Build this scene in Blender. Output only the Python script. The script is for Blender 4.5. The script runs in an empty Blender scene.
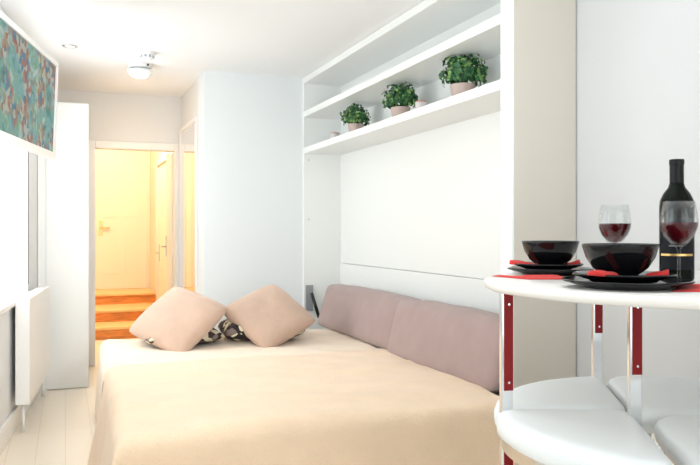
import bpy, bmesh, math, random
from mathutils import Vector, Matrix, noise
random.seed(7)
PI = math.pi
COL = bpy.context.scene.collection

# ------------------------------------------------------------------ camera
YAW = math.atan(0.39)
cam_d = bpy.data.cameras.new('camera'); cam = bpy.data.objects.new('camera', cam_d); COL.objects.link(cam)
cam_d.sensor_width = 36; cam_d.lens = 36*730/700; cam_d.shift_y = -1.5/700
cam_d.clip_start = 0.05
cam.location = (0, 0, 1.15)
cam.rotation_euler = (PI/2, 0, -YAW)
bpy.context.scene.camera = cam
cam_d.dof.use_dof = False

# ------------------------------------------------------------------ world, lights, exposure
sc = bpy.context.scene
sc.view_settings.view_transform = 'Standard'; sc.view_settings.look = 'None'
sc.view_settings.gamma = 1; sc.view_settings.use_curve_mapping = False
sc.view_settings.exposure = 0.34
w = bpy.data.worlds.new('world'); sc.world = w; w.use_nodes = True
bg = w.node_tree.nodes['Background']; bg.inputs[0].default_value = (0.93, 0.98, 1.0, 1); bg.inputs[1].default_value = 1.6

def light(name, kind, loc, rot=(0,0,0), energy=10, color=(1,1,1), size=1, size_y=None, **k):
    d = bpy.data.lights.new(name, kind); o = bpy.data.objects.new(name, d); COL.objects.link(o)
    o.location = loc; o.rotation_euler = rot; d.energy = energy; d.color = color
    if kind == 'AREA':
        d.size = size
        if size_y: d.shape = 'RECTANGLE'; d.size_y = size_y
    elif kind == 'POINT': d.shadow_soft_size = size
    elif kind == 'SPOT': d.shadow_soft_size = size; d.spot_size = k.get('spot', 2.0); d.spot_blend = 1
    return o
# daylight through the far window; the near and rear lights are added fill
light('daylight_far_window', 'AREA', (-0.62, 4.62, 1.5), (0, -PI/2, 0.088*-1), 36, (0.93, 0.98, 1), 1.3, 1.2)
light('near_side_fill_light', 'AREA', (-0.80, 1.9, 1.5), (0, -PI/2, 0.088*-1), 5, (0.93, 0.98, 1), 1.4, 2.2)
light('rear_fill_light', 'AREA', (0.6, -1.7, 1.5), (PI/2, 0, 0), 9, (0.94, 0.99, 1), 2.4, 1.9)
# added fill light near the camera, no fixture, brightens the ceiling
light('ceiling_fill_light', 'AREA', (0.35, 1.5, 1.3), (PI - .55, 0, -.25), 22, (0.87, 0.95, 1.0), 0.9, 0.9)
# the visible recessed downlight, plus an added fill spot nearer the camera
for p, e in (((.028, 5.03, 2.325), 12), ((.15, 3.0, 2.325), 15)):
    light('downlight_and_fill_lamp', 'SPOT', p, (0, 0, 0), e, (1.0, 0.95, 0.90), .05, spot=2.7)
light('ceiling_spot_lamp', 'POINT', (.497, 5.34, 2.16), (0,0,0), .5, (1.0, 0.93, 0.86), .06)
# added fill spot behind the camera, no fixture, brightens the window wall
tsp = light('window_wall_fill_spot', 'SPOT', (1.5, -.6, 2.2), (0, 0, 0), 190, (1.0, 0.98, 0.96), .12, spot=.62)
tsp.rotation_euler = (Vector((-.32, 4.7, .95)) - Vector((1.5, -.6, 2.2))).to_track_quat('-Z', 'Y').to_euler()
# the hall beyond the doorway has a warm ceiling lamp
light('hall_lamp_light', 'POINT', (0.45, 8.3, 2.55), (0,0,0), 52, (1.0, 0.78, 0.52), 0.12)
light('corridor_lamp_light', 'POINT', (0.5, 6.15, 1.85), (0,0,0), 2.4, (1.0, 0.70, 0.42), 0.1)

# ------------------------------------------------------------------ materials
def mat(name, col, rough=0.5, metal=0.0, spec=0.5, bump=0.0, bscale=50, var=0.0, vscale=3, emit=None, estr=0, coat=0, sheen=0, trans=0, ior=1.45, stretch=None):
    m = bpy.data.materials.new(name); m.use_nodes = True
    nt = m.node_tree; b = nt.nodes['Principled BSDF']
    b.inputs['Base Color'].default_value = (*col, 1); b.inputs['Roughness'].default_value = rough
    b.inputs['Metallic'].default_value = metal; b.inputs['Specular IOR Level'].default_value = spec
    b.inputs['Coat Weight'].default_value = coat; b.inputs['Sheen Weight'].default_value = sheen
    b.inputs['Transmission Weight'].default_value = trans; b.inputs['IOR'].default_value = ior
    if emit: b.inputs['Emission Color'].default_value = (*emit, 1); b.inputs['Emission Strength'].default_value = estr
    tc = nt.nodes.new('ShaderNodeTexCoord'); mp = nt.nodes.new('ShaderNodeMapping'); nt.links.new(tc.outputs['Object'], mp.inputs[0])
    if stretch: mp.inputs['Scale'].default_value = stretch
    if bump:
        n = nt.nodes.new('ShaderNodeTexNoise'); n.inputs['Scale'].default_value = bscale; n.inputs['Detail'].default_value = 4
        nt.links.new(mp.outputs[0], n.inputs['Vector'])
        bp = nt.nodes.new('ShaderNodeBump'); bp.inputs['Strength'].default_value = bump; bp.inputs['Distance'].default_value = 0.01
        nt.links.new(n.outputs['Fac'], bp.inputs['Height']); nt.links.new(bp.outputs[0], b.inputs['Normal'])
    if var:
        n = nt.nodes.new('ShaderNodeTexNoise'); n.inputs['Scale'].default_value = vscale; n.inputs['Detail'].default_value = 5
        nt.links.new(mp.outputs[0], n.inputs['Vector'])
        r = nt.nodes.new('ShaderNodeValToRGB'); r.color_ramp.elements[0].position = .3; r.color_ramp.elements[1].position = .7
        r.color_ramp.elements[0].color = (*[c*(1-var) for c in col], 1); r.color_ramp.elements[1].color = (*[min(1, c*(1+var)) for c in col], 1)
        nt.links.new(n.outputs['Fac'], r.inputs[0]); nt.links.new(r.outputs[0], b.inputs['Base Color'])
    return m

M = {}
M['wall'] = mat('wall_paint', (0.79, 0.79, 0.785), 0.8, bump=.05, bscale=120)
M['wall_right'] = mat('darkened_wall_paint', (0.60, 0.592, 0.588), 0.8, bump=.05, bscale=120)  # same wall paint, darkened to offset the strong light on this side
M['ceiling'] = mat('ceiling_paint', (0.87, 0.875, 0.88), 0.9, bump=.04, bscale=90)
M['partition'] = mat('partition_paint', (0.80, 0.83, 0.84), 0.7, bump=.04, bscale=100)
M['trim'] = mat('trim_gloss', (0.88, 0.87, 0.85), 0.35)
M['lacquer'] = mat('white_lacquer', (0.86, 0.87, 0.85), 0.35, bump=.02, bscale=200)
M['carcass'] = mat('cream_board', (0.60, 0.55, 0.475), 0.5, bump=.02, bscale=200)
M['hallwall'] = mat('hall_cream_paint', (0.86, 0.79, 0.68), 0.8, bump=.04)
M['halldoor'] = mat('hall_door_paint', (0.90, 0.84, 0.75), 0.4)
M['hallwood'] = mat('orange_stair_wood', (0.78, 0.30, 0.08), 0.4, var=.25, vscale=6, stretch=(1, 6, 12))
M['treadwood'] = mat('pale_stair_wood', (0.85, 0.58, 0.28), 0.4, var=.12, vscale=6, stretch=(1, 8, 8))
M['chrome'] = mat('chrome', (0.80, 0.81, 0.82), 0.12, metal=1)
M['steel'] = mat('brushed_steel', (0.55, 0.56, 0.57), 0.35, metal=1)
M['brass'] = mat('aged_brass', (0.72, 0.50, 0.22), 0.35, metal=1)
M['plate_metal'] = mat('grey_steel_plate', (0.33, 0.35, 0.36), 0.5, metal=.3)
M['black'] = mat('black_plastic', (0.015, 0.015, 0.017), 0.35)
M['gasket'] = mat('dark_gasket', (0.04, 0.035, 0.035), 0.6)
M['grey'] = mat('grey_slots', (0.36, 0.42, 0.47), 0.6)
M['red'] = mat('red_enamel', (0.26, 0.006, 0.008), 0.4, spec=.3)
M['napkin'] = mat('red_napkin_cloth', (0.72, 0.035, 0.03), 0.8, bump=.3, bscale=220, sheen=.1)
M['gloss_black'] = mat('black_glazed_ceramic', (0.005, 0.005, 0.006), 0.06, spec=.38)
M['seat'] = mat('white_leatherette', (0.88, 0.91, 0.92), 0.38, bump=.06, bscale=160)
M['tabletop'] = mat('white_table_laminate', (0.86, 0.83, 0.79), 0.22)
M['sofa'] = mat('mauve_fabric', (0.40, 0.29, 0.27), 0.95, bump=.35, bscale=260, var=.05, vscale=9, sheen=.2)
M['fleece'] = mat('cream_fleece', (0.90, 0.68, 0.48), 0.98, bump=.5, bscale=130, var=.04, vscale=7, sheen=.3)
M['sheet'] = mat('pale_cream_bedspread', (0.92, 0.76, 0.60), 0.95, bump=.35, bscale=160, var=.03, vscale=9, sheen=.2)
M['cushion'] = mat('beige_plush', (0.60, 0.42, 0.32), 0.98, bump=.45, bscale=160, var=.06, vscale=8, sheen=.3)
M['mattress'] = mat('mattress_ticking', (0.8, 0.78, 0.74), 0.9)
M['leaf'] = mat('leaf_green', (0.03, 0.12, 0.04), 0.45, var=.55, vscale=30)
M['leaf2'] = mat('young_leaf_green', (0.20, 0.36, 0.10), 0.45, var=.3, vscale=30)
M['soil'] = mat('potting_soil', (0.05, 0.035, 0.025), 0.95, bump=.5)
M['pot'] = mat('blush_ceramic', (0.58, 0.44, 0.38), 0.55, var=.06, vscale=15)
M['candle'] = mat('coral_wax', (0.75, 0.36, 0.27), 0.5)
M['candleglass'] = mat('pale_holder', (0.82, 0.76, 0.74), 0.3)
M['wine'] = mat('red_wine', (0.075, 0.002, 0.005), 0.3, spec=.2)
M['bottle'] = mat('dark_bottle_glass', (0.006, 0.008, 0.006), 0.07, spec=.12)
M['foil'] = mat('black_foil', (0.012, 0.012, 0.013), 0.3, spec=.2)
M['gold'] = mat('gold_band', (0.75, 0.50, 0.18), 0.3, metal=.8)
M['silverprint'] = mat('grey_label_print', (0.2, 0.2, 0.19), 0.5)
M['mirror'] = mat('mirror_silver', (0.95, 0.93, 0.9), 0.01, metal=1)
M['hook'] = mat('pale_metal_peg', (0.7, 0.7, 0.68), 0.4, metal=.5)

def glass_mat():
    m = bpy.data.materials.new('clear_glass'); m.use_nodes = True; nt = m.node_tree; nt.nodes.clear()
    o = nt.nodes.new('ShaderNodeOutputMaterial'); mx = nt.nodes.new('ShaderNodeMixShader')
    t = nt.nodes.new('ShaderNodeBsdfTransparent'); t.inputs[0].default_value = (.96, .97, .97, 1)
    g = nt.nodes.new('ShaderNodeBsdfGlossy'); g.inputs['Roughness'].default_value = .03
    lw = nt.nodes.new('ShaderNodeLayerWeight'); lw.inputs[0].default_value = .2
    mr = nt.nodes.new('ShaderNodeMapRange'); mr.inputs[3].default_value = .02; mr.inputs[4].default_value = .38
    nt.links.new(lw.outputs['Facing'], mr.inputs[0]); nt.links.new(mr.outputs[0], mx.inputs[0])
    nt.links.new(t.outputs[0], mx.inputs[1]); nt.links.new(g.outputs[0], mx.inputs[2]); nt.links.new(mx.outputs[0], o.inputs[0])
    return m
M['glass'] = glass_mat()

def sheer_mat():
    m = bpy.data.materials.new('sheer_voile'); m.use_nodes = True; nt = m.node_tree; nt.nodes.clear()
    o = nt.nodes.new('ShaderNodeOutputMaterial'); mx = nt.nodes.new('ShaderNodeMixShader'); mx.inputs[0].default_value = .55
    t = nt.nodes.new('ShaderNodeBsdfTransparent'); d = nt.nodes.new('ShaderNodeBsdfTranslucent')
    d.inputs[0].default_value = (.92, .9, .9, 1); d2 = nt.nodes.new('ShaderNodeBsdfDiffuse'); d2.inputs[0].default_value = (.9, .88, .88, 1)
    ad = nt.nodes.new('ShaderNodeMixShader'); ad.inputs[0].default_value = .4
    nt.links.new(d.outputs[0], ad.inputs[1]); nt.links.new(d2.outputs[0], ad.inputs[2])
    nt.links.new(t.outputs[0], mx.inputs[1]); nt.links.new(ad.outputs[0], mx.inputs[2]); nt.links.new(mx.outputs[0], o.inputs[0])
    return m
M['sheer'] = sheer_mat()

def floor_mat():
    m = mat('pale_maple_floor', (0.88, 0.80, 0.70), 0.3); nt = m.node_tree; b = nt.nodes['Principled BSDF']
    tc = nt.nodes.new('ShaderNodeTexCoord'); mp = nt.nodes.new('ShaderNodeMapping'); mp.inputs['Rotation'].default_value = (0, 0, PI/2)
    br = nt.nodes.new('ShaderNodeTexBrick'); br.inputs['Scale'].default_value = 1
    br.inputs['Brick Width'].default_value = 1.3; br.inputs['Row Height'].default_value = .14; br.inputs['Mortar Size'].default_value = .0015
    br.inputs['Color1'].default_value = (.94, .86, .74, 1); br.inputs['Color2'].default_value = (.91, .82, .69, 1); br.inputs['Mortar'].default_value = (.76, .65, .52, 1)
    nt.links.new(tc.outputs['Object'], mp.inputs[0]); nt.links.new(mp.outputs[0], br.inputs['Vector']); nt.links.new(br.outputs['Color'], b.inputs['Base Color'])
    return m
M['floor'] = floor_mat()

def pattern_mat():     # dark / cream patchwork of the cushions underneath
    m = mat('patchwork_fabric', (0.5, 0.5, 0.5), 0.9, bump=.2, bscale=200); nt = m.node_tree; b = nt.nodes['Principled BSDF']
    tc = nt.nodes.new('ShaderNodeTexCoord'); v = nt.nodes.new('ShaderNodeTexVoronoi'); v.inputs['Scale'].default_value = 26
    r = nt.nodes.new('ShaderNodeValToRGB'); r.color_ramp.interpolation = 'CONSTANT'
    e = r.color_ramp.elements; e[0].color = (.025, .018, .018, 1); e[1].position = .38; e[1].color = (.20, .15, .14, 1)
    a = e.new(.55); a.color = (.72, .66, .48, 1); a = e.new(.8); a.color = (.05, .03, .03, 1)
    sp = nt.nodes.new('ShaderNodeSeparateColor')
    nt.links.new(tc.outputs['Object'], v.inputs['Vector']); nt.links.new(v.outputs['Color'], sp.inputs[0]); nt.links.new(sp.outputs[0], r.inputs[0])
    nt.links.new(r.outputs[0], b.inputs['Base Color'])
    return m
M['pattern'] = pattern_mat()

def screen_mat():      # a soft generic colourful picture
    m = bpy.data.materials.new('television_picture'); m.use_nodes = True; nt = m.node_tree; b = nt.nodes['Principled BSDF']
    b.inputs['Base Color'].default_value = (.02, .02, .02, 1); b.inputs['Roughness'].default_value = .55; b.inputs['Specular IOR Level'].default_value = .2
    tc = nt.nodes.new('ShaderNodeTexCoord'); sx = nt.nodes.new('ShaderNodeSeparateXYZ'); nt.links.new(tc.outputs['Object'], sx.inputs[0])
    n = nt.nodes.new('ShaderNodeTexNoise'); n.inputs['Scale'].default_value = 7; n.inputs['Detail'].default_value = 3; n.inputs['Distortion'].default_value = 1.2
    nt.links.new(tc.outputs['Object'], n.inputs['Vector'])
    r = nt.nodes.new('ShaderNodeValToRGB'); e = r.color_ramp.elements
    e[0].position = .30; e[0].color = (.03, .10, .08, 1); e[1].position = .72; e[1].color = (.60, .62, .58, 1)
    for p, c in ((.42, (.10, .34, .30, 1)), (.5, (.24, .46, .47, 1)), (.57, (.17, .40, .22, 1)), (.63, (.34, .55, .50, 1))):
        a = e.new(p); a.color = c
    nt.links.new(n.outputs['Fac'], r.inputs[0])
    v = nt.nodes.new('ShaderNodeTexVoronoi'); v.inputs['Scale'].default_value = 34; nt.links.new(tc.outputs['Object'], v.inputs['Vector'])
    sp = nt.nodes.new('ShaderNodeSeparateColor'); nt.links.new(v.outputs['Color'], sp.inputs[0])
    r2 = nt.nodes.new('ShaderNodeValToRGB'); r2.color_ramp.interpolation = 'CONSTANT'; e = r2.color_ramp.elements
    e[0].color = (.45, .06, .04, 1); e[1].position = .25; e[1].color = (.55, .55, .45, 1); a = e.new(.6); a.color = (.05, .16, .30, 1); a = e.new(.8); a.color = (.45, .22, .10, 1)
    nt.links.new(sp.outputs[0], r2.inputs[0])
    msk = nt.nodes.new('ShaderNodeTexNoise'); msk.inputs['Scale'].default_value = 5; nt.links.new(tc.outputs['Object'], msk.inputs['Vector'])
    mr = nt.nodes.new('ShaderNodeMapRange'); mr.inputs[1].default_value = .47; mr.inputs[2].default_value = .57; mr.inputs[4].default_value = .75; nt.links.new(msk.outputs['Fac'], mr.inputs[0])
    mx = nt.nodes.new('ShaderNodeMix'); mx.data_type = 'RGBA'
    nt.links.new(mr.outputs[0], mx.inputs['Factor']); nt.links.new(r.outputs[0], mx.inputs[6]); nt.links.new(r2.outputs[0], mx.inputs[7])
    nt.links.new(mx.outputs[2], b.inputs['Emission Color']); b.inputs['Emission Strength'].default_value = .55
    return m
M['screen'] = screen_mat()

# ------------------------------------------------------------------ helpers
def BM(): return bmesh.new()
def obj(name, bm, m, parent=None, smooth=False, bevel=0, seg=2, sub=0, loc=None):
    bmesh.ops.recalc_face_normals(bm, faces=bm.faces)
    me = bpy.data.meshes.new(name); bm.to_mesh(me); bm.free()
    ms = m if isinstance(m, (list, tuple)) else [m]
    for x in ms: me.materials.append(M[x] if isinstance(x, str) else x)
    if smooth:
        for p in me.polygons: p.use_smooth = True
    o = bpy.data.objects.new(name, me); COL.objects.link(o)
    if parent: o.parent = parent
    if loc is not None: o.location = loc
    if bevel:
        b = o.modifiers.new('bevel', 'BEVEL'); b.width = bevel; b.segments = seg; b.limit_method = 'ANGLE'; b.angle_limit = .6
        if smooth is None: pass
    if sub:
        s = o.modifiers.new('subdivision', 'SUBSURF'); s.levels = sub; s.render_levels = sub
    return o
def box(bm, x0, x1, y0, y1, z0, z1, mi=0, mtx=None):
    vs = [bm.verts.new(((x0, x1)[i & 1], (y0, y1)[(i >> 1) & 1], (z0, z1)[i >> 2])) for i in range(8)]
    if mtx is not None:
        for v in vs: v.co = mtx @ v.co
    for f in ((0,2,3,1), (4,5,7,6), (0,1,5,4), (2,6,7,3), (0,4,6,2), (1,3,7,5)):
        fc = bm.faces.new([vs[i] for i in f]); fc.material_index = mi
    return bm
def lathe(bm, prof, n=32, c=(0,0,0), cap=False, mi=0):
    rings = []
    for r, z in prof:
        if r < 1e-5: rings.append([bm.verts.new((c[0], c[1], c[2]+z))])
        else: rings.append([bm.verts.new((c[0]+r*math.cos(2*PI*i/n), c[1]+r*math.sin(2*PI*i/n), c[2]+z)) for i in range(n)])
    for a, b in zip(rings, rings[1:]):
        for i in range(n):
            j = (i+1) % n
            if len(a) == 1 and len(b) == 1: continue
            if len(a) == 1: f = bm.faces.new((a[0], b[j], b[i]))
            elif len(b) == 1: f = bm.faces.new((a[i], a[j], b[0]))
            else: f = bm.faces.new((a[i], a[j], b[j], b[i]))
            f.material_index = mi
    return bm
def tube(bm, pts, r, n=12):
    pts = [Vector(p) for p in pts]; prev = None
    for k, p in enumerate(pts):
        d = (pts[min(k+1, len(pts)-1)] - pts[max(k-1, 0)]).normalized()
        up = Vector((0,0,1)) if abs(d.z) < .95 else Vector((1,0,0))
        a = d.cross(up).normalized(); b = d.cross(a)
        ring = [bm.verts.new(p + r*(math.cos(2*PI*i/n)*a + math.sin(2*PI*i/n)*b)) for i in range(n)]
        if prev:
            for i in range(n): bm.faces.new((prev[i], prev[(i+1) % n], ring[(i+1) % n], ring[i]))
        else: bm.faces.new(ring)
        prev = ring
    bm.faces.new(prev)
    return bm
def prism(bm, pts, z0, z1):
    a = [bm.verts.new((x, y, z0)) for x, y in pts]; b = [bm.verts.new((x, y, z1)) for x, y in pts]
    bm.faces.new(a[::-1]); bm.faces.new(b)
    for i in range(len(pts)):
        j = (i+1) % len(pts); bm.faces.new((a[i], a[j], b[j], b[i]))
    return bm
def thing(name, label, cat, loc=(0,0,0), rotz=0, group=None):
    o = bpy.data.objects.new(name, None); COL.objects.link(o); o.location = loc; o.rotation_euler = (0,0,rotz)
    o.empty_display_size = .05
    o['label'] = label; o['category'] = cat
    if group: o['group'] = group
    return o
def tag(o, label, cat, group=None):
    o['label'] = label; o['category'] = cat
    if group: o['group'] = group
    return o
def struct(name, bm, m, parent=None, **k):
    o = obj(name, bm, m, parent, **k)
    if parent is None: o['kind'] = 'structure'
    return o
def sroot(name, loc=(0,0,0), rotz=0):
    o = bpy.data.objects.new(name, None); COL.objects.link(o); o.location = loc; o.rotation_euler = (0,0,rotz); o['kind'] = 'structure'
    return o
def copy_tree(o, parent=None):
    c = o.copy(); COL.objects.link(c)
    if parent: c.parent = parent
    for ch in list(o.children): copy_tree(ch, c)
    return c

# ------------------------------------------------------------------ room shell
H = 2.34
XR = 2.05            # right wall
YP = 5.43            # partition face
struct('floor', box(BM(), -1.6, 2.6, -2.0, 10.22, -.1, 0), 'floor')
struct('ceiling', box(BM(), -1.6, 2.6, -2.0, 6.7, H, H+.1), 'ceiling')
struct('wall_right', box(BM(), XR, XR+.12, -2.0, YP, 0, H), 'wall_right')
struct('wall_partition', box(BM(), .953, XR+.12, YP, 5.68, 0, H), 'partition')
struct('wall_corridor_right', box(BM(), .962, 1.06, 5.68, 6.6, 0, H), 'wall')
# rear wall behind the camera, with an opening added for the rear fill light
bm = BM(); box(bm, -1.2, -.7, -2.0, -1.9, 0, H); box(bm, 2.0, XR+.12, -2.0, -1.9, 0, H); box(bm, -.7, 2.0, -2.0, -1.9, 2.3, H); box(bm, -.7, 2.0, -2.0, -1.9, 0, .35)
struct('wall_rear', bm, 'wall')

# left wall runs at a slight angle: local frame, x = along the wall towards the camera, y = into the room
LW = Matrix.Translation((-.19, 5.68, 0)) @ Matrix.Rotation(math.atan2(-1, -.0881), 4, 'Z')   # local +x towards camera
LWI = LW
wins = [(.45, 1.72), (2.75, 4.95)]; Z0, Z1 = .755, 2.06
bm = BM()
segs = [(-.95, wins[0][0]), (wins[0][1], wins[1][0]), (wins[1][1], 7.7)]
for a, b in segs: box(bm, a, b, -.22, 0, 0, H, mtx=LW)
for a, b in wins: box(bm, a, b, -.22, 0, 0, Z0-.03, mtx=LW); box(bm, a, b, -.22, 0, Z1, H, mtx=LW)
struct('wall_left', bm, 'wall')
def window(k, a, b):
    r = sroot('window_%d' % k)
    bm = BM(); box(bm, a, b, -.22, .03, Z0-.03, Z0, mtx=LW); obj('window_sill', bm, 'trim', r, bevel=.006)
    bm = BM(); t = .05
    box(bm, a, a+t, -.20, -.14, Z0, Z1, mtx=LW); box(bm, b-t, b, -.20, -.14, Z0, Z1, mtx=LW)
    box(bm, a, b, -.20, -.14, Z0, Z0+t, mtx=LW); box(bm, a, b, -.20, -.14, Z1-t, Z1, mtx=LW)
    m_ = (a+b)/2; box(bm, m_-.025, m_+.025, -.20, -.14, Z0, Z1, mtx=LW)
    obj('window_frame', bm, 'trim', r)
    bm = BM(); box(bm, a+.01, b-.01, -.175, -.168, Z0+.01, Z1-.01, mtx=LW); obj('pane', bm, 'glass', r)
    return r
w1 = window(1, *wins[0]); w2 = window(2, *wins[1])  # the second, unseen window is added to let in more light
# dark seal on the far jamb, the black line beside the curtain
bm = BM(); box(bm, wins[0][0]-.010, wins[0][0]+.010, .0005, .004, .80, 2.05, mtx=LW); obj('window_seal', bm, 'gasket', w1)

# sheer curtains
def curtain(a, b, label):
    bm = BM(); n = int((b-a)/.012); rows = 5; g = []
    for j in range(rows):
        z = Z0+.012 + (Z1-.02-Z0-.012)*j/(rows-1); row = []
        for i in range(n+1):
            x = a + (b-a)*i/n; y = -.075 + .018*math.sin(x*58) + .008*math.sin(x*131+1+j*.3)
            row.append(bm.verts.new(LW @ Vector((x, y, z))))
        g.append(row)
    for j in range(rows-1):
        for i in range(n): bm.faces.new((g[j][i], g[j][i+1], g[j+1][i+1], g[j+1][i]))
    o = obj('sheer_curtain', bm, 'sheer', smooth=True); tag(o, label, 'curtain'); return o
curtain(wins[0][0]+.03, wins[0][1]-.02, 'white sheer curtain hanging at the window below the television')

# skirting boards
bm = BM(); box(bm, -.0, 7.6, 0, .018, 0, .12, mtx=LW); struct('baseboard_left', bm, 'trim', bevel=.004)
bm = BM(); box(bm, XR-.016, XR, -1.9, 2.56, 0, .1); struct('baseboard_right', bm, 'trim', bevel=.004)
bm = BM(); box(bm, .953, 1.70, YP-.016, YP, 0, .1); struct('baseboard_partition', bm, 'trim', bevel=.004)

# far wall with doorway into the hall
DX0, DX1, DT, YF = .226, .915, 1.87, 6.6
bm = BM(); box(bm, -.5, DX0, YF, YF+.1, 0, H); box(bm, DX1, 1.2, YF, YF+.1, 0, H); box(bm, DX0, DX1, YF, YF+.1, DT, H)
struct('wall_far', bm, 'wall')
bm = BM()
box(bm, DX0-.055, DX0+.012, YF-.02, YF+.11, 0, DT+.055); box(bm, DX1-.012, DX1+.045, YF-.02, YF+.11, 0, DT+.055); box(bm, DX0+.012, DX1-.012, YF-.02, YF+.11, DT-.012, DT+.055)
struct('trim_doorway', bm, 'trim', bevel=.006)
# hall shell
struct('wall_hall_left', box(BM(), -.5, -.4, YF+.1, 10.22, 0, 2.9), 'hallwall')
struct('wall_hall_right', box(BM(), 1.05, 1.15, YF+.1, 10.22, 0, 2.9), 'hallwall')
struct('wall_hall_back', box(BM(), -.5, 1.15, 10.1, 10.22, 0, 2.9), 'hallwall')
struct('wall_hall_front', box(BM(), -.5, 1.15, YF, YF+.1, H, 2.9), 'hallwall')
struct('ceiling_hall', box(BM(), -.5, 1.15, YF, 10.22, 2.9, 3.0), 'hallwall')
# stairs
st = thing('staircase', 'three low orange wooden steps up to the cream door beyond the doorway', 'stairs', (.32, 8.15, 0))
for k, (y0, y1) in enumerate(((0, .5), (.5, 1.2), (1.2, 1.94))):
    zt = .129*(k+1)
    bm = BM(); box(bm, -.715, .725, y0, 1.94, .129*k, zt-.028); s = obj('step', bm, 'hallwood', st)
    bm = BM(); box(bm, -.715, .725, y0-.025, y1, zt-.028, zt); obj('tread', bm, 'treadwood', s, bevel=.006)
# back door of the hall
def panel_door(name, w, h, m, leaf_t=.04, handle=.95, hx=.06, panels=True, metal='brass'):
    r = sroot(name)
    bm = BM(); box(bm, 0, w, 0, leaf_t, 0, h)
    obj('door_leaf', bm, m, r, bevel=.003)
    bm = BM()
    if panels:
        mx = .11
        for z0, z1 in ((.2, h*.40), (h*.47, h-.12)):
            for x0, x1 in ((mx, w/2-.04), (w/2+.04, w-mx)):
                for yy in (-.006,):
                    box(bm, x0, x1, yy, 0, z0, z0+.02); box(bm, x0, x1, yy, 0, z1-.02, z1); box(bm, x0, x0+.02, yy, 0, z0+.02, z1-.02); box(bm, x1-.02, x1, yy, 0, z0+.02, z1-.02)
        obj('panel_moulding', bm, m, r)
    bm = BM(); box(bm, hx-.022, hx+.022, -.008, 0, handle-.10, handle+.10); pl = obj('door_handle', bm, metal, r, bevel=.002)
    bm = BM(); s = 1 if hx < w/2 else -1
    tube(bm, [(hx, -.005, handle), (hx, -.045, handle)], .009); tube(bm, [(hx, -.045, handle), (hx+.11*s, -.045, handle)], .009)
    obj('lever', bm, metal, pl, smooth=True)
    return r
d = panel_door('door_1', .66, 2.0, 'halldoor', handle=.80, hx=.07); d.location = (.36, 10.055, .389)
bm = BM(); box(bm, 1.02, 1.049, 10.03, 10.1, .388, 2.46); box(bm, .30, .36, 10.03, 10.1, .388, 2.46); box(bm, .36, 1.02, 10.03, 10.1, 2.39, 2.46); struct('trim_hall_door', bm, 'halldoor')
d = panel_door('door_2', .62, 1.84, 'trim', handle=.99, hx=.56, panels=False, metal='steel'); d.location = (DX1-.02, YF+.12, .01); d.rotation_euler = (0, 0, math.radians(87.5))
d.scale = (1, -1, 1)
d = panel_door('door_3', .90, 1.66, 'halldoor', handle=.62, hx=.08, panels=False, metal='steel'); d.location = (1.048, 9.02, .27); d.rotation_euler = (0, 0, -PI/2)
bm = BM(); box(bm, 1.02, 1.05, 8.06, 8.12, .26, 1.99); box(bm, 1.02, 1.05, 9.02, 9.08, .26, 1.99); box(bm, 1.02, 1.05, 8.12, 9.02, 1.93, 1.99); struct('trim_hall_side_door', bm, 'halldoor')

# mirror on the right wall of the corridor
r = thing('wall_mirror', 'tall mirror panel in a white frame beside the doorway reflecting the hall', 'mirror', (.961, 6.13, .04))
obj('mirror_glass', box(BM(), -.016, -.001, -.40, .40, .02, 1.97), 'mirror', r)
bm = BM(); box(bm, -.024, 0, -.44, -.40, 0, 2.0); box(bm, -.024, 0, .40, .44, 0, 2.0); box(bm, -.024, 0, -.40, .40, 1.97, 2.0); box(bm, -.024, 0, -.40, .40, 0, .02)
obj('frame', bm, 'trim', r)

# wardrobe between the left wall and the corridor
r = thing('wardrobe', 'tall plain white wardrobe left of the doorway', 'wardrobe', (-.03, 5.70, 0))
obj('body', box(BM(), -.10, .19, .02, .60, 0, 2.09), 'lacquer', r, bevel=.003)
obj('door', box(BM(), -.10, .19, 0, .018, .004, 2.085), 'lacquer', r, bevel=.003)
struct('trim_1', box(BM(), -.185, -.131, 5.70, 5.72, 0, 2.09), 'lacquer')

# ------------------------------------------------------------------ wall bed cabinet
UX = 1.72; Y0, Y1 = 2.57, 5.40
cab = thing('wall_bed_cabinet', 'tall white wall-bed cabinet with two open shelves over the bed', 'cabinet', (UX, 4.0, 0))
def cb(name, m, x0, x1, y0, y1, z0, z1, parent=None, bevel=.002):
    bm = box(BM(), x0-UX, x1-UX, y0-4.0, y1-4.0, z0, z1); return obj(name, bm, m, parent or cab, bevel=bevel)
XB = XR-.005
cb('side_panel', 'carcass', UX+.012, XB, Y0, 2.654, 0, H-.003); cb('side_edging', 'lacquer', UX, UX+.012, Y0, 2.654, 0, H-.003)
cb('side_panel', 'lacquer', UX, XB, Y1, YP-.001, 0, H-.003)
cb('top_panel', 'lacquer', UX, XB, 2.654, Y1, 2.292, H-.003)
cb('shelf', 'lacquer', UX, XB, 2.654, Y1, 2.030, 2.075)
cb('shelf', 'lacquer', UX, XB, 2.654, Y1, 1.750, 1.795)
cb('back_panel', 'lacquer', XB-.02, XB, 2.654, Y1, .90, 2.292)
cb('headboard_panel', 'lacquer', XB-.024, XB, 2.654, Y1, .3, .897, bevel=.002)
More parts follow.
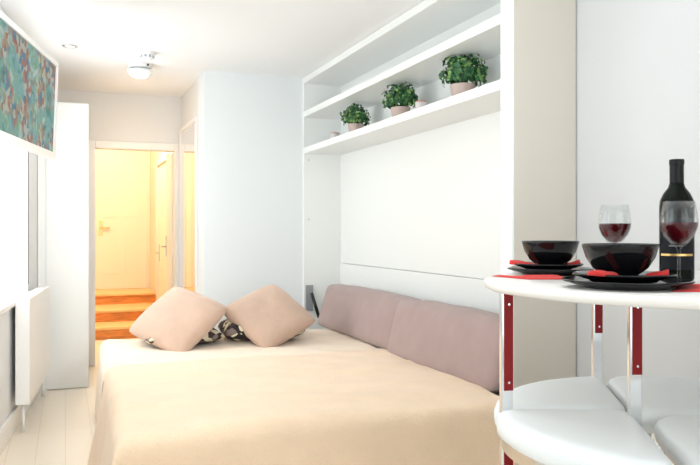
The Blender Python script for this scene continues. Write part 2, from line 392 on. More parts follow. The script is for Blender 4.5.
# gas strut and its plate on the far side panel
bp_ = cb('strut_plate', 'plate_metal', UX+.015, UX+.075, Y1-.012, Y1, .53, .73)
bm = BM(); tube(bm, [(UX+.055-UX, Y1-.03-4, .67), (UX+.11-UX, Y1-.05-4, .48)], .013); obj('gas_strut', bm, 'black', bp_, smooth=True)
for z, x in ((1.70, .04), (1.24, .04)):
    bm = BM(); tube(bm, [(x, Y1-4, z), (x, Y1-.012-4, z)], .008); obj('peg', bm, 'hook', cab)
bm = BM(); tube(bm, [(.05, 5.0-4, 2.075), (.05, 5.0-4, 2.098)], .012); obj('shelf_stop', bm, 'hook', cab)

# ------------------------------------------------------------------ bed
BZ = .45
bed = thing('fold_down_bed', 'double fold-down bed lowered from the cabinet under the blankets', 'bed', (.95, 3.7, 0))
bm = BM(); box(bm, -.60, .76, -1.05, 1.16, .16, .24); obj('bed_frame', bm, 'black', bed, bevel=.01)
bm = BM(); box(bm, -.69, .75, -1.12, 1.19, .24, BZ-.02); obj('mattress', bm, 'mattress', bed, bevel=.04, seg=4)
for x, y in ((-.6, -1.0), (-.6, 1.0), (.70, -1.0), (.70, 1.0)):
    obj('leg', box(BM(), x-.025, x+.025, y-.025, y+.025, 0, .16), 'black', bed)

def cloth(name, xr, xl, yf, yn, zt, drop_l, drop_n, m, thick=.006, seed=0, drop_f=0.0, fold=.012, flare=.10, wave=1.0):
    """cover lying on the bed; hangs over the left edge (drop_l), near end (drop_n) and far end (drop_f)"""
    W = xr-xl; L = yf-yn; R_ = .045
    nu = int((W+drop_l)/.03); nv = int((L+drop_n+drop_f)/.03); bm = BM(); g = []
    def bend(d):   # distance past the edge -> (outward, down)
        if d <= 0: return 0, 0
        a = d/R_
        if a < PI/2: return R_*math.sin(a), R_*(1-math.cos(a))
        return R_, R_ + (d-R_*PI/2)
    for j in range(nv+1):
        t = -drop_f + (L+drop_n+drop_f)*j/nv; row = []
        for i in range(nu+1):
            s = (W+drop_l)*i/nu
            skew = .03*max(0, min(1, t/L))
            ds, dn, df = s-(W-R_), t-(L-R_), -(t-R_) if drop_f else -1
            ox, zx = bend(ds); oy, zy = bend(dn); of, zf = bend(df)
            x = xr - min(s, W-R_) - ox; y = yf - max(min(t, L-R_), R_ if drop_f else 0) - oy + of
            z = zt
            dd = math.hypot(math.hypot(zx, zy), zf)
            z -= dd
            x -= skew
            if zx > R_: 
                q = (zx-R_); x -= flare*q + fold*q*4*(math.sin(y*9+seed)+.6*math.sin(y*21+seed*2))
            if zy > R_:
                q = (zy-R_); y -= .05*q + fold*q*2.5*(math.sin(x*8+seed)+.5*math.sin(x*19+1))
            if zx > 0 and zy > 0:
                k = min(zx, zy); x -= .22*k; y -= .12*k
            if dd < .01:
                z += wave*(.010*noise.noise(Vector((x*2.2, y*2.2, seed))) + .004*noise.noise(Vector((x*7, y*5, seed+3)))
                     + .006*max(0, math.sin(x*2.0+y*11+noise.noise(Vector((x*2, y*2, 9)))*3))**6)
            z = max(z, .012)
            row.append(bm.verts.new((x, y, z)))
        g.append(row)
    for j in range(nv):
        for i in range(nu): bm.faces.new((g[j][i], g[j][i+1], g[j+1][i+1], g[j+1][i]))
    o = obj(name, bm, m, smooth=True)
    so = o.modifiers.new('solidify', 'SOLIDIFY'); so.thickness = thick; so.offset = 1
    s = o.modifiers.new('subdivision', 'SUBSURF'); s.levels = 1; s.render_levels = 1
    return o
o = cloth('bedspread', 1.765, .205, 4.93, 3.76, BZ-.002, .40, .0, 'sheet', seed=3, drop_f=.35, flare=.05, fold=.004, wave=1.6); tag(o, 'pale cream bedspread covering the pillow end of the bed', 'bedspread')
o = cloth('fleece_blanket', 1.715, .188, 3.87, 2.50, BZ+.014, .435, .42, 'fleece', thick=.010, seed=1, flare=.15, wave=1.7); tag(o, 'cream fleece blanket spread over the near part of the bed to the floor', 'blanket')

# ------------------------------------------------------------------ soft cushions
def pillow(name, c, e1, e2, side, thick, m, label, cat='pillow', group=None, seed=0, side2=None):
    e1 = Vector(e1).normalized(); e2 = Vector(e2); e2 = (e2 - e2.dot(e1)*e1).normalized(); n = e1.cross(e2)
    if n.z < 0: n = -n
    N = 22; bm = BM(); S2 = side2 or side
    def pt(u, v, sgn):
        f = (1-abs(u)**2.6)*(1-abs(v)**2.6); f = max(f, 0)**.42
        cr = 1 - .09*(u*v)**4; pin = (1 - .04*(1-abs(u)**2)*abs(v)**3)*cr; pin2 = (1 - .04*(1-abs(v)**2)*abs(u)**3)*cr
        x = u*side/2*pin2; y = v*S2/2*pin
        z = sgn*thick/2*f + .012*f*noise.noise(Vector((u*1.7+seed, v*1.7, sgn*3))) + .006*f*noise.noise(Vector((u*5+seed, v*5, sgn)))
        return Vector((x, y, z))
    gs = {}
    for sgn in (1, -1):
        for i in range(N+1):
            for j in range(N+1):
                if sgn == -1 and (i in (0, N) or j in (0, N)): gs[sgn, i, j] = gs[1, i, j]
                else: gs[sgn, i, j] = bm.verts.new(pt(-1+2*i/N, -1+2*j/N, sgn))
        for i in range(N):
            for j in range(N): bm.faces.new([gs[sgn, a, b] for a, b in ((i, j), (i+1, j), (i+1, j+1), (i, j+1))])
    o = obj(name, bm, m, smooth=True)
    o.matrix_world = Matrix.Translation(c) @ Matrix((e1, e2, n)).transposed().to_4x4()
    s = o.modifiers.new('subdivision', 'SUBSURF'); s.levels = 1; s.render_levels = 1
    tag(o, label, cat, group); return o
pillow('scatter_pillow', (.640, 4.50, .612), (.711, .412, .57), (.636, -.723, -.271), .47, .15, 'cushion', 'beige plush square pillow propped on the bed, left of the pair', seed=1)
pillow('scatter_pillow', (1.196, 4.47, .615), (.87, .356, .341), (.489, -.707, -.511), .465, .15, 'cushion', 'beige plush square pillow propped on the bed, nearer the cabinet', seed=5)
pillow('patchwork_pillow', (.66, 4.60, .508), (1, .1, 0), (.1, -1, 0), .50, .10, 'pattern', 'dark patchwork pillow lying flat beneath the left beige pillow', seed=2, side2=.40)
pillow('patchwork_pillow', (1.17, 4.58, .53), (1, -.05, 0), (.05, 1, .0), .54, .15, 'pattern', 'dark and cream patchwork pillow beneath the right beige pillow', seed=8, side2=.44)

# sofa back cushions leaning in the cabinet
def sofa_cushion(y0, y1, h, label, seed, yaw=0.0, dx=0.0):
    """long upholstered block, softly rounded, leaning back on the headboard; origin at the middle of its base"""
    Lh = (y1-y0)/2; T = .068; NX, NY, NZ = 6, 40, 14; bm = BM(); vs = {}
    def co(i, j, k):
        a, b, c = -1+2*i/NX, -1+2*j/NY, -1+2*k/NZ
        x, y, z = a*T, b*Lh, (c+1)*h/2
        R_ = .034                                   # rounded edges
        q = Vector((max(abs(x)-(T-R_), 0), max(abs(y)-(Lh-R_), 0), max(abs(z-h/2)-(h/2-R_), 0)))
        if q.length > R_ and q.length > 0:
            f = R_/q.length
            x = math.copysign(T-R_+q.x*f, x) if q.x else x
            y = math.copysign(Lh-R_+q.y*f, y) if q.y else y
            z = h/2 + math.copysign(h/2-R_+q.z*f, z-h/2) if q.z else z
        puff = (1-b**4)*(1-c**4)
        x += math.copysign(.020*puff, a)*abs(a) + .008*noise.noise(Vector((y*3, z*4, seed)))
        z = max(z, 0); z += (.012*(1-b*b) + .006*noise.noise(Vector((y*5, seed, 1))))*(z/h)
        x += .088*max(z, 0)/h
        return (x, y, z)
    for i in range(NX+1):
        for j in range(NY+1):
            for k in range(NZ+1):
                if i in (0, NX) or j in (0, NY) or k in (0, NZ): vs[i, j, k] = bm.verts.new(co(i, j, k))
    def q4(*t): bm.faces.new([vs[x] for x in t])
    for j in range(NY):
        for k in range(NZ):
            for i in (0, NX): q4((i, j, k), (i, j+1, k), (i, j+1, k+1), (i, j, k+1))
        for i in range(NX):
            for k in (0, NZ): q4((i, j, k), (i+1, j, k), (i+1, j+1, k), (i, j+1, k))
    for i in range(NX):
        for k in range(NZ):
            for j in (0, NY): q4((i, j, k), (i+1, j, k), (i+1, j, k+1), (i, j, k+1))
    o = obj('back_cushion', bm, 'sofa', smooth=True, loc=(1.762+dx, (y0+y1)/2, .455)); o.rotation_euler = (0, 0, yaw)
    sb = o.modifiers.new('subdivision', 'SUBSURF'); sb.levels = 1; sb.render_levels = 1
    tag(o, label, 'cushion')
sofa_cushion(3.735, 5.11, .300, 'long mauve fabric back cushion at the far end, beside the gas strut', 1, 0, .022)
sofa_cushion(2.665, 3.74, .308, 'long mauve fabric back cushion nearest the dining table', 4, math.radians(1.0), -.030)

# ------------------------------------------------------------------ plants on the shelf
def plant(name, x, y, R_, hh, label, seed):
    rnd = random.Random(seed); zs = 1.795
    r = thing(name, label, 'plant', (x, y, zs), 0, None)
    k = R_/.105; pr = .060*k; ph = .088
    prof = [(0, 0), (pr*.78, 0), (pr*.80, .004), (pr, ph), (pr*.92, ph), (pr*.88, ph-.012), (0, ph-.012)]
    obj('pot', lathe(BM(), prof, 32), 'pot', r, smooth=True).modifiers.new('edge', 'EDGE_SPLIT').split_angle = .7
    obj('soil', lathe(BM(), [(0, ph-.008), (pr*.90, ph-.010), (pr*.9, ph-.012)], 20), 'soil', r)
    bm = BM(); zc = ph+.050*k*1.0
    for q in range(620):
        th = rnd.uniform(0, 2*PI); ct = rnd.uniform(-.45, 1); rr = rnd.uniform(.35, 1.06)**.6*(1+.30*noise.noise(Vector((math.cos(th)*2, math.sin(th)*2, ct*2+seed))))
        s_ = math.sqrt(1-ct*ct)
        d = Vector((s_*math.cos(th), s_*math.sin(th), ct)); p = Vector((d.x*R_*rr, d.y*R_*rr, zc + d.z*(hh-zc)*rr if d.z > 0 else zc+d.z*.10*rr))
        p.z = max(p.z, .075) if math.hypot(p.x, p.y) < pr*1.1 else max(p.z, .05)
        nrm = (d + Vector([rnd.uniform(-.7, .7) for _ in range(3)])).normalized()
        a = nrm.orthogonal().normalized(); a.rotate(Matrix.Rotation(rnd.uniform(0, 2*PI), 3, nrm)); b = nrm.cross(a)
        sz = rnd.uniform(.010, .017)*k
        pts = [p - a*sz, p - a*sz*.3 + b*sz*.62 + nrm*.002, p + a*sz*.5 + b*sz*.5 + nrm*.001, p + a*sz*1.1, p + a*sz*.5 - b*sz*.5 + nrm*.001, p - a*sz*.3 - b*sz*.62 + nrm*.002]
        f = bm.faces.new([bm.verts.new(v) for v in pts]); f.material_index = 1 if rnd.random() < (.30 if d.z < .5 else .12) else 0
    obj('foliage', bm, ['leaf', 'leaf2'], r)
    bm = BM()
    for q in range(12):
        th = rnd.uniform(0, 2*PI); tube(bm, [(0, 0, ph-.01), (R_*.35*math.cos(th), R_*.35*math.sin(th), zc), (R_*.7*math.cos(th), R_*.7*math.sin(th), zc+.05*k)], .0016, 5)
    obj('stems', bm, 'leaf', r)
    return r
plant('potted_plant', 1.86, 3.21, .112, .250, 'round bushy green plant in blush pot, largest and nearest of the shelf plants', 3)
plant('potted_plant', 1.86, 3.94, .104, .232, 'bushy green plant in blush pot, middle one of the shelf plants', 5)
plant('potted_plant', 1.86, 4.66, .094, .222, 'small bushy green plant in blush pot, farthest along the cabinet shelf', 9)
def candle(x, y, label):
    r = thing('candle_holder', label, 'candle', (x, y, 1.795))
    obj('holder', lathe(BM(), [(0, 0), (.028, 0), (.036, .075), (.033, .075), (.028, .02), (0, .02)], 24), 'candleglass', r, smooth=True)
    obj('candle', lathe(BM(), [(0, .02), (.027, .02), (.032, .082), (0, .084)], 24), 'candle', r, smooth=True)
    bm = BM(); tube(bm, [(0, 0, .083), (0, 0, .091)], .0015, 6); obj('wick', bm, 'black', r)
candle(1.86, 3.67, 'small coral candle in pale holder right of the middle shelf plant')
candle(1.86, 5.08, 'small coral candle in pale holder at the far end of the shelf')

# ------------------------------------------------------------------ television
r = thing('television', 'white framed flat television with a colourful picture on the left wall', 'television')
W_, Hh = .98, .52
r.location = (-.036, 4.20, 2.047)
a_, t_ = math.radians(13), math.radians(2)
ax = Vector((-math.sin(a_), -math.cos(a_), 0)); nn = Vector((math.cos(a_), -math.sin(a_), 0)); up = Vector((0,0,1))*math.cos(t_) + nn*math.sin(t_)
n2 = ax.cross(up); n2 = n2 if n2.dot(nn) > 0 else -n2
r.matrix_world = Matrix.Translation(r.location) @ Matrix((ax, up, ax.cross(up))).transposed().to_4x4()
sg = 1 if ax.cross(up).dot(nn) > 0 else -1     # local z * sg = towards the room
def tb(name, x0, x1, y0, y1, z0, z1, m, par=r, **k):
    return obj(name, box(BM(), x0, x1, y0, y1, min(z0*sg, z1*sg), max(z0*sg, z1*sg)), m, par, **k)
tb('housing', .006, W_-.006, -Hh+.006, -.006, -.035, -.012, 'trim', bevel=.006)
bm = BM(); bz = .026
for x0, x1, y0, y1 in ((0, W_, -bz, 0), (0, W_, -Hh, -Hh+bz*1.5), (0, bz, -Hh+bz*1.5, -bz), (W_-bz, W_, -Hh+bz*1.5, -bz)):
    box(bm, x0, x1, y0, y1, min(-.012*sg, .004*sg), max(-.012*sg, .004*sg))
obj('bezel', bm, 'trim', r)
tb('screen', bz, W_-bz, -Hh+bz*1.5, -bz, -.012, -.004, 'screen')
tb('bracket', W_*.62, W_*.78, -Hh*.6, -Hh*.4, -.20, -.035, 'trim')
# ------------------------------------------------------------------ radiator
r = thing('radiator', 'white panel radiator with slotted top under the window', 'radiator')
r.matrix_world = LW @ Matrix.Translation((.66, .019, .165))
obj('panel', box(BM(), -.52, .49, .068, .082, 0, .60), 'trim', r, bevel=.004)
obj('rear_panel', box(BM(), -.52, .49, .012, .024, 0, .60), 'trim', r, bevel=.004)
obj('side_cover', box(BM(), .49, .50, .010, .084, 0.0, .605), 'trim', r, bevel=.003)
obj('side_cover', box(BM(), -.53, -.52, .010, .084, 0.0, .605), 'trim', r, bevel=.003)
bm = BM()
for k in range(32): box(bm, -.51+k*.0312, -.51+k*.0312+.019, .026, .066, .592, .604)
obj('top_grille', bm, 'trim', r)
bm = BM(); box(bm, -.51, .485, .026, .066, .03, .58); obj('fins', bm, 'grey', r)
for x in (.45, -.47): obj('pipe', tube(BM(), [(x, .045, .02), (x, .045, -.165)], .009), 'trim', r, smooth=True)
for x in (-.35, .3): obj('wall_bracket', box(BM(), x-.015, x+.015, -.018, .012, .1, .5), 'trim', r)

# ------------------------------------------------------------------ ceiling fittings
r = thing('recessed_downlight', 'small round recessed downlight in the ceiling beside the television', 'light', (.028, 5.03, H))
obj('trim_ring', lathe(BM(), [(.030, -.001), (.032, -.006), (.048, -.004), (.050, 0)], 32), 'steel', r, smooth=True)
lens = mat('lamp_lens', (.9, .88, .84), .3, emit=(1, .93, .82), estr=1.6)
obj('lens', lathe(BM(), [(0, -.002), (.030, -.002)], 24), lens, r)
r = thing('smoke_alarm', 'small white smoke alarm on the ceiling just above the three-lens fitting', 'alarm', (.506, 5.012, H))
obj('base', lathe(BM(), [(0, -.012), (.058, -.012), (.060, 0)], 32), 'trim', r)
obj('cover', lathe(BM(), [(.050, -.012), (.046, -.028), (.036, -.052), (.030, -.056), (0, -.058)], 32), 'trim', r, smooth=True)
bm = BM()
for k in range(10):
    th = 2*PI*k/10; mt = Matrix.Rotation(th, 4, 'Z'); box(bm, .040, .0475, -.007, .007, -.040, -.024, mtx=mt)
obj('vent', bm, 'grey', r)
r = thing('ceiling_spotlight', 'round white ceiling fitting with three small lenses nearest the corridor', 'light', (.497, 5.40, H))
obj('base', lathe(BM(), [(0, -.030), (.074, -.030), (.080, -.02), (.080, 0)], 40), 'trim', r)
obj('shade', lathe(BM(), [(.070, -.040), (.092, -.044), (.090, -.056), (.070, -.084), (.045, -.098), (0, -.102)], 40), 'trim', r, smooth=True)
obj('gap_ring', lathe(BM(), [(.070, -.030), (.070, -.041)], 40), 'grey', r)
for k in range(3):
    th = math.radians(-90+120*k-20); o = obj('lens', lathe(BM(), [(0, -.106), (.009, -.104), (.012, -.092)], 16), 'steel', r, smooth=True, loc=(.048*math.cos(th), .048*math.sin(th), .006))
obj('sensor', box(BM(), .040, .052, -.0935, -.078, -.024, -.012), 'black', r)

# ------------------------------------------------------------------ dining table
TT = 1.03
TH = -YAW                     # the table stands squarely towards the room's corner
def cw(r_, z_):               # table-frame coordinates (across, away) to room x, y
    s, c = math.sin(YAW), math.cos(YAW)
    return (z_*s + r_*c, z_*c - r_*s)
TC = (.831, 1.77); tcx, tcy = cw(*TC)
table = thing('round_bar_table', 'round white bar-height table on red and chrome flat legs', 'table', (tcx, tcy, 0), TH)
obj('tabletop', lathe(BM(), [(0, TT-.024), (.488, TT-.024), (.497, TT-.019), (.500, TT-.012), (.497, TT-.004), (.491, TT), (0, TT)], 96), 'tabletop', table, smooth=True).modifiers.new('edge', 'EDGE_SPLIT').split_angle = .8
def leg(dx, dy, rot, zsplit, zlow):
    mt = Matrix.Translation((dx, dy, 0)) @ Matrix.Rotation(rot, 4, 'Z')
    o = obj('leg', box(BM(), -.015, .015, -.008, .008, 0, TT-.024, mtx=mt), 'chrome', table, bevel=.002)
    bm = BM(); box(bm, -.009, .0145, -.0095, -.0078, zsplit, TT-.026, mtx=mt); obj('red_inlay', bm, 'red', o)
    obj('red_inlay', box(BM(), -.009, .0145, -.0095, -.0078, .12, zlow, mtx=mt), 'red', o)
    for z in (zsplit+.02, TT-.06): obj('screw', tube(BM(), [mt @ Vector((.003, -.0090, z)), mt @ Vector((.003, -.0115, z))], .003, 10), 'chrome', o)
leg(.385-TC[0], 1.80-TC[1], math.radians(12), .758, .645)
leg(.765-TC[0], 2.262-TC[1], math.radians(5), .835, .645)
leg(.676-TC[0], 1.735-TC[1], math.radians(5), .81, .645)
leg(.785-TC[0]+.0, 1.32-TC[1], math.radians(5), .80, .645)
leg(.43, .12, math.radians(5), .80, .645)

# nested stools, each with a curved wedge seat under the table
def clip_seat(ccx, rad, inside, n=48):
    """polygon (table frame, relative to the table centre) of circle ∩ half-planes, rounded by resampling"""
    pts = [(rad*math.cos(2*PI*k/192), rad*math.sin(2*PI*k/192)) for k in range(192)]
    for (nx, ny, c) in inside:            # keep nx*x+ny*y <= c
        out = []
        for k in range(len(pts)):
            p, q = pts[k], pts[(k+1) % len(pts)]
            dp, dq = nx*p[0]+ny*p[1]-c, nx*q[0]+ny*q[1]-c
            if dp <= 0: out.append(p)
            if dp*dq < 0: t = dp/(dp-dq); out.append((p[0]+t*(q[0]-p[0]), p[1]+t*(q[1]-p[1])))
        pts = out
    return pts
def resample(pts, n):
    L = [0]
    for k in range(len(pts)): L.append(L[-1]+math.dist(pts[k], pts[(k+1) % len(pts)]))
    out = []; k = 0
    for i in range(n):
        t = L[-1]*i/n
        while L[k+1] < t: k += 1
        f = (t-L[k])/max(1e-9, L[k+1]-L[k]); p, q = pts[k], pts[(k+1) % len(pts)]
        out.append((p[0]+f*(q[0]-p[0]), p[1]+f*(q[1]-p[1])))
    for _ in range(10): out = [((out[i-1][0]+out[i][0]*2+out[(i+1) % n][0])/4, (out[i-1][1]+out[i][1]*2+out[(i+1) % n][1])/4) for i in range(n)]
    return out
def shrink(pts, d):
    n = len(pts); out = []
    for i in range(n):
        a, b = pts[i-1], pts[(i+1) % n]; tx, ty = b[0]-a[0], b[1]-a[1]; l = math.hypot(tx, ty)
        out.append((pts[i][0]-ty/l*d, pts[i][1]+tx/l*d))
    return out
SH = .712
def stool(halfs, label, legs):
    pts = resample(clip_seat(0, .474, halfs), 120)
    cx = sum(p[0] for p in pts)/len(pts); cy = sum(p[1] for p in pts)/len(pts)
    wx, wy = cw(TC[0]+cx, TC[1]+cy)
    r = thing('bar_stool', label, 'stool', (wx, wy, 0), TH, 'nesting stools under the round table')
    pts = [(x-cx, y-cy) for x, y in pts]
    bm = BM(); rings = []
    prof = [(.012, SH-.062), (.002, SH-.056), (-.000, SH-.040), (.0, SH-.026), (.005, SH-.012), (.016, SH-.003), (.030, SH+.000)]
    for d, z in prof: rings.append([bm.verts.new((x*(1-d/.19), y*(1-d/.19), z)) for x, y in pts])
    for s in (.88, .6, .3): rings.append([bm.verts.new((v.co.x*s, v.co.y*s, SH+.001+.005*(1-s))) for v in rings[6]])
    for a, b in zip(rings, rings[1:]):
        for i in range(120): bm.faces.new((a[i], a[(i+1) % 120], b[(i+1) % 120], b[i]))
    bm.faces.new(rings[0][::-1]); bm.faces.new(rings[-1])
    obj('seat', bm, 'seat', r, smooth=True)
    inner = shrink(pts, .022)
    bm = BM(); a0 = [(x*.93, y*.93) for x, y in pts]; a1 = [(x*.85, y*.85) for x, y in pts]
    R = [[bm.verts.new((x, y, z)) for x, y in q] for q, z in ((a0, SH-.062), (a0, SH-.092), (a1, SH-.092), (a1, SH-.062))]
    for q in range(4):
        a, b = R[q], R[(q+1) % 4]
        for i in range(120): bm.faces.new((a[i], a[(i+1) % 120], b[(i+1) % 120], b[i]))
    obj('seat_frame', bm, 'chrome', r, smooth=True).modifiers.new('edge', 'EDGE_SPLIT').split_angle = .6
    for lx, ly in legs:
        x, y = lx-cx, ly-cy
        obj('leg', box(BM(), x-.012, x+.012, y-.008, y+.008, 0, SH-.062), 'chrome', r, bevel=.002)
    return r
# split line between left and right stools, tilted; n points across
nx, ny = math.cos(math.radians(9.5)), -math.sin(math.radians(9.5))
cL = nx*(.690-TC[0]) + ny*(1.78-TC[1])
stool([(nx, ny, cL), (-.04, -1, -.045)], 'white wedge-seat stool left of the middle legs, on the side of the cabinet', [(-.30, .20), (-.08, .40), (-.2, .10)])
stool([(nx, ny, cL), (.04, 1, .037)], 'white wedge-seat stool in front, largest in view under the table', [(-.38, -.04), (-.22, -.36), (-.24, -.10)])
stool([(-nx, -ny, -cL-.012), (0, -1, -.012)], 'white wedge-seat stool on the wall side, behind the pale one', [(.08, .40), (.38, .10), (.0, .08)])
stool([(-nx, -ny, -cL-.035), (0, 1, -.005)], 'pale bluish-white wedge-seat stool at the right edge, near the wall', [(.38, -.08), (.0, -.40), (-.05, -.10)])

# ------------------------------------------------------------------ tableware
def at(r_, z_, h=0):
    x, y = cw(r_, z_); return (x, y, TT+h)
def plate(r_, z_, h, R_, label, name='dinner_plate'):
    prof = [(0, .002), (R_*.60, .002), (R_*.64, 0), (R_*.66, .003), (R_*.97, .013), (R_, .016), (R_*.975, .0185), (R_*.68, .009), (R_*.60, .006), (0, .006)]
    o = obj(name, lathe(BM(), prof, 64), 'gloss_black', smooth=True, loc=at(r_, z_, h)); tag(o, label, 'plate'); return o
def bowl(r_, z_, h, label):
    prof = [(0, .004), (.030, .004), (.032, 0), (.036, 0), (.037, .006), (.056, .020), (.070, .043), (.077, .066), (.0785, .071), (.076, .0715), (.074, .066), (.066, .043), (.052, .024), (.03, .012), (0, .010)]
    o = obj('bowl', lathe(BM(), prof, 64), 'gloss_black', smooth=True, loc=at(r_, z_, h)); tag(o, label, 'bowl'); return o
plate(.585, 1.545, 0, .133, 'large black dinner plate nearest the camera, lowest of its stack', 'dinner_plate')
plate(.580, 1.55, .0130, .105, 'smaller black plate on the large near plate', 'side_plate')
bowl(.575, 1.555, .0215, 'glossy black bowl nearest the camera, on the near black plates')
plate(.556, 2.03, 0, .118, 'large black dinner plate at the far left setting', 'dinner_plate')
plate(.548, 2.02, .0130, .095, 'smaller black plate on the far left dinner plate', 'side_plate')
bowl(.554, 2.02, .021, 'black bowl at the far left, in front of the cabinet side')

def napkin(pts, z0, label, seed, h=.004, par=None):
    """folded cloth: outline in the table frame, gently rumpled"""
    cx = sum(p[0] for p in pts)/len(pts); cz = sum(p[1] for p in pts)/len(pts)
    bm = BM(); a = []; nn_ = 14
    P = [Vector((x-cx, y-cz)) for x, y in pts]
    g = {}
    for i in range(nn_+1):
        for j in range(nn_+1):
            u, v = i/nn_, j/nn_
            p = P[0]*(1-u)*(1-v) + P[1]*u*(1-v) + P[2]*u*v + P[3]*(1-u)*v
            e = min(1, 6*min(u, 1-u, v, 1-v))
            z = h*.3 + e*(h*.7 + h*1.3*max(0, math.sin(u*9+v*4+seed))**2)
            g[1, i, j] = bm.verts.new((p.x, p.y, z)); g[0, i, j] = bm.verts.new((p.x, p.y, 0))
    for i in range(nn_):
        for j in range(nn_):
            bm.faces.new([g[1, a, b] for a, b in ((i, j), (i+1, j), (i+1, j+1), (i, j+1))]); bm.faces.new([g[0, a, b] for a, b in ((i, j), (i, j+1), (i+1, j+1), (i+1, j))])
    for k in range(nn_):
        for q in (((k, 0), (k+1, 0)), ((k, nn_), (k+1, nn_)), ((0, k), (0, k+1)), ((nn_, k), (nn_, k+1))):
            bm.faces.new((g[0, q[0][0], q[0][1]], g[0, q[1][0], q[1][1]], g[1, q[1][0], q[1][1]], g[1, q[0][0], q[0][1]]))
    o = obj('napkin', bm, 'napkin', smooth=True, loc=at(cx, cz, z0)); o.rotation_euler = (0, 0, TH); tag(o, label, 'napkin'); return o
napkin([(.375, 1.93), (.44, 1.80), (.55, 1.80), (.545, 1.875)], .0005, 'red cloth napkin lying on the table at its left edge', 1, .004)
napkin([(.635, 1.44), (.83, 1.40), (.84, 1.56), (.70, 1.56)], .0005, 'red cloth napkin at the right under the cutlery, before the bottle', 2, .004)
# napkins tucked between bowl and plate: tapered folds on the upper plates
def fold_napkin(p0, p1, z0, z1, w_, label, seed):
    """rolled fold running from the rim of the plate under the bowl"""
    bm = BM(); n = 12; a = Vector((*p0, z0)); b = Vector((*p1, z1)); mid = (a+b)/2
    ax = (b-a).normalized(); sd = Vector((-ax.y, ax.x, 0)).normalized(); prev = None
    for k in range(n+1):
        t = k/n; c = a.lerp(b, t)-Vector((mid.x, mid.y, 0)); wd = w_*(.55+.45*math.sin(PI*min(1, t*1.2+.1))); hh = .010*(1-.2*t)
        ring = []
        for q in range(10):
            an = 2*PI*q/10; ring.append(bm.verts.new(c + sd*wd*math.cos(an) + Vector((0, 0, max(0, hh*math.sin(an)) + .004*max(0, math.sin(3*an+seed+k*.3))*max(0, math.sin(an))))))
        if prev:
            for q in range(10): bm.faces.new((prev[q], prev[(q+1) % 10], ring[(q+1) % 10], ring[q]))
        else: bm.faces.new(ring)
        prev = ring
    bm.faces.new(prev)
    o = obj('napkin', bm, 'napkin', smooth=True, loc=at(mid.x, mid.y, 0)); o.rotation_euler = (0, 0, TH); tag(o, label, 'napkin'); return o
fold_napkin((.487, 1.475), (.550, 1.505), .030, .024, .017, 'bright red napkin tucked under the left of the near bowl', 1)
fold_napkin((.655, 1.500), (.615, 1.520), .028, .022, .014, 'red napkin corner showing right of the near bowl', 2)
fold_napkin((.445, 2.03), (.515, 2.0), .028, .022, .016, 'red napkin tucked left of the far left bowl', 3)
fold_napkin((.638, 2.04), (.600, 2.02), .028, .022, .014, 'red napkin corner between the two bowls, on the far plates', 4)

# cutlery on the right napkin
def cutlery(name, p0, p1, label, kind):
    a = Vector((*p0, 0)); b = Vector((*p1, 0)); L = (b-a).length; ax = (b-a).normalized()
    bm = BM(); prof = ([(0, .004), (.3, .005), (.55, .003), (.62, .0025), (.72, .009), (.99, .009)] if kind == 'fork' else [(0, .006), (.4, .006), (.45, .004), (.5, .008), (.9, .007), (1, .001)])
    pts = [(t*L, w2) for t, w2 in prof]
    out = [(x, w2) for x, w2 in pts] + [(x, -w2) for x, w2 in reversed(pts)]
    prism(bm, out, 0, .0028)
    if kind == 'fork':
        for q in range(4): box(bm, L*.985, L*1.2, -.0085+q*.0047, -.0085+q*.0047+.0028, .0004, .0026)
    o = obj(name, bm, 'chrome', loc=at(p0[0], p0[1], .0105)); o.rotation_euler = (0, 0, TH + math.atan2(ax.y, ax.x)); tag(o, label, 'cutlery')
cutlery('fork', (.705, 1.43), (.775, 1.545), 'silver fork on the right red napkin', 'fork')
cutlery('table_knife', (.735, 1.42), (.83, 1.56), 'silver knife beside the fork on the right red napkin', 'knife')

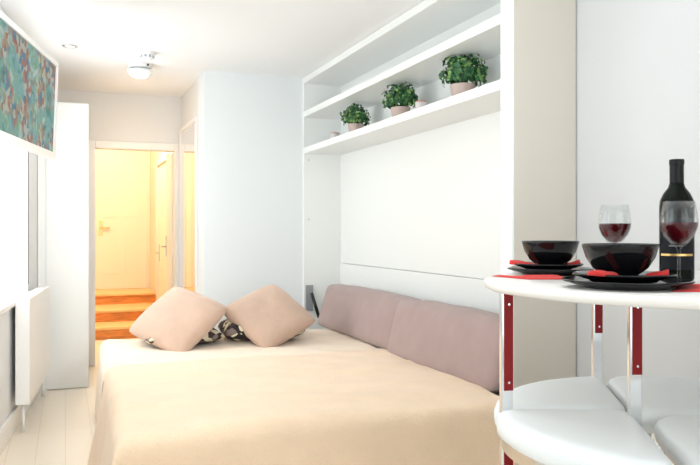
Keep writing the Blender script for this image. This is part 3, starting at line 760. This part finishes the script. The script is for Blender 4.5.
def wine_glass(r_, z_, label, fill=.42):
    r = thing('wine_glass', label, 'glass', at(r_, z_))
    prof = [(0, .004), (.010, .006), (.0045, .014), (.0036, .04), (.0036, .075), (.006, .084), (.018, .092), (.031, .108), (.0385, .128), (.0395, .140), (.037, .160), (.0325, .185),
            (.0315, .185), (.0358, .160), (.0382, .140), (.0372, .128), (.030, .110), (.017, .0945), (0, .088)]
    obj('bowl_and_stem', lathe(BM(), prof, 48), 'glass', r, smooth=True)
    obj('foot', lathe(BM(), [(0, 0), (.034, 0), (.035, .0012), (.020, .003), (.006, .006), (0, .006)], 40), 'glass', r, smooth=True)
    zt = .1385
    obj('wine', lathe(BM(), [(0, .0885), (.0165, .0952), (.0294, .1106), (.0366, .1284), (.0378, zt), (0, zt)], 48), 'wine', r, smooth=True).modifiers.new('edge', 'EDGE_SPLIT').split_angle = .7
wine_glass(.721, 1.600, 'wine glass of red wine in front of the dark bottle')
wine_glass(.657, 1.812, 'wine glass of red wine standing behind the near bowl')

bx = thing('wine_bottle', 'dark wine bottle with a black label and gold band', 'bottle', at(.772, 1.725))
prof = [(0, .004), (.030, 0), (.0365, .003), (.0385, .010), (.0385, .178), (.0370, .192), (.030, .208), (.0195, .222), (.0160, .232), (.0150, .240), (.0150, .285)]
obj('glass_body', lathe(BM(), prof, 48), 'bottle', bx, smooth=True)
obj('capsule', lathe(BM(), [(.0158, .225), (.0158, .276), (.0168, .277), (.0168, .287), (.0158, .289), (0, .289)], 40), 'foil', bx, smooth=True).modifiers.new('edge', 'EDGE_SPLIT').split_angle = .7
lb = mat('black_paper_label', (.010, .011, .015), .55, spec=.2, bump=.1, bscale=300)
def band(name, R_, z0, z1, m, a0=-1.9, a1=.6, par=bx):
    bm = BM(); n = 24; p = None
    for k in range(n+1):
        a = a0+(a1-a0)*k/n; q = (bm.verts.new((R_*math.cos(a), R_*math.sin(a), z0)), bm.verts.new((R_*math.cos(a), R_*math.sin(a), z1)))
        if p: bm.faces.new((p[0], q[0], q[1], p[1]))
        p = q
    return obj(name, bm, m, par, smooth=True)
# the label faces the camera side of the table
fa = math.atan2(-bx.location.y, -bx.location.x)
lab = band('label', .0389, .030, .150, lb, fa-1.05, fa+1.05)
band('gold_band', .0391, .062, .067, 'gold', fa-1.05, fa+1.05, lab)
band('crest', .0391, .100, .128, 'silverprint', fa-.30, fa+.30, lab)
band('script_line', .0391, .084, .087, 'silverprint', fa-.45, fa+.35, lab)
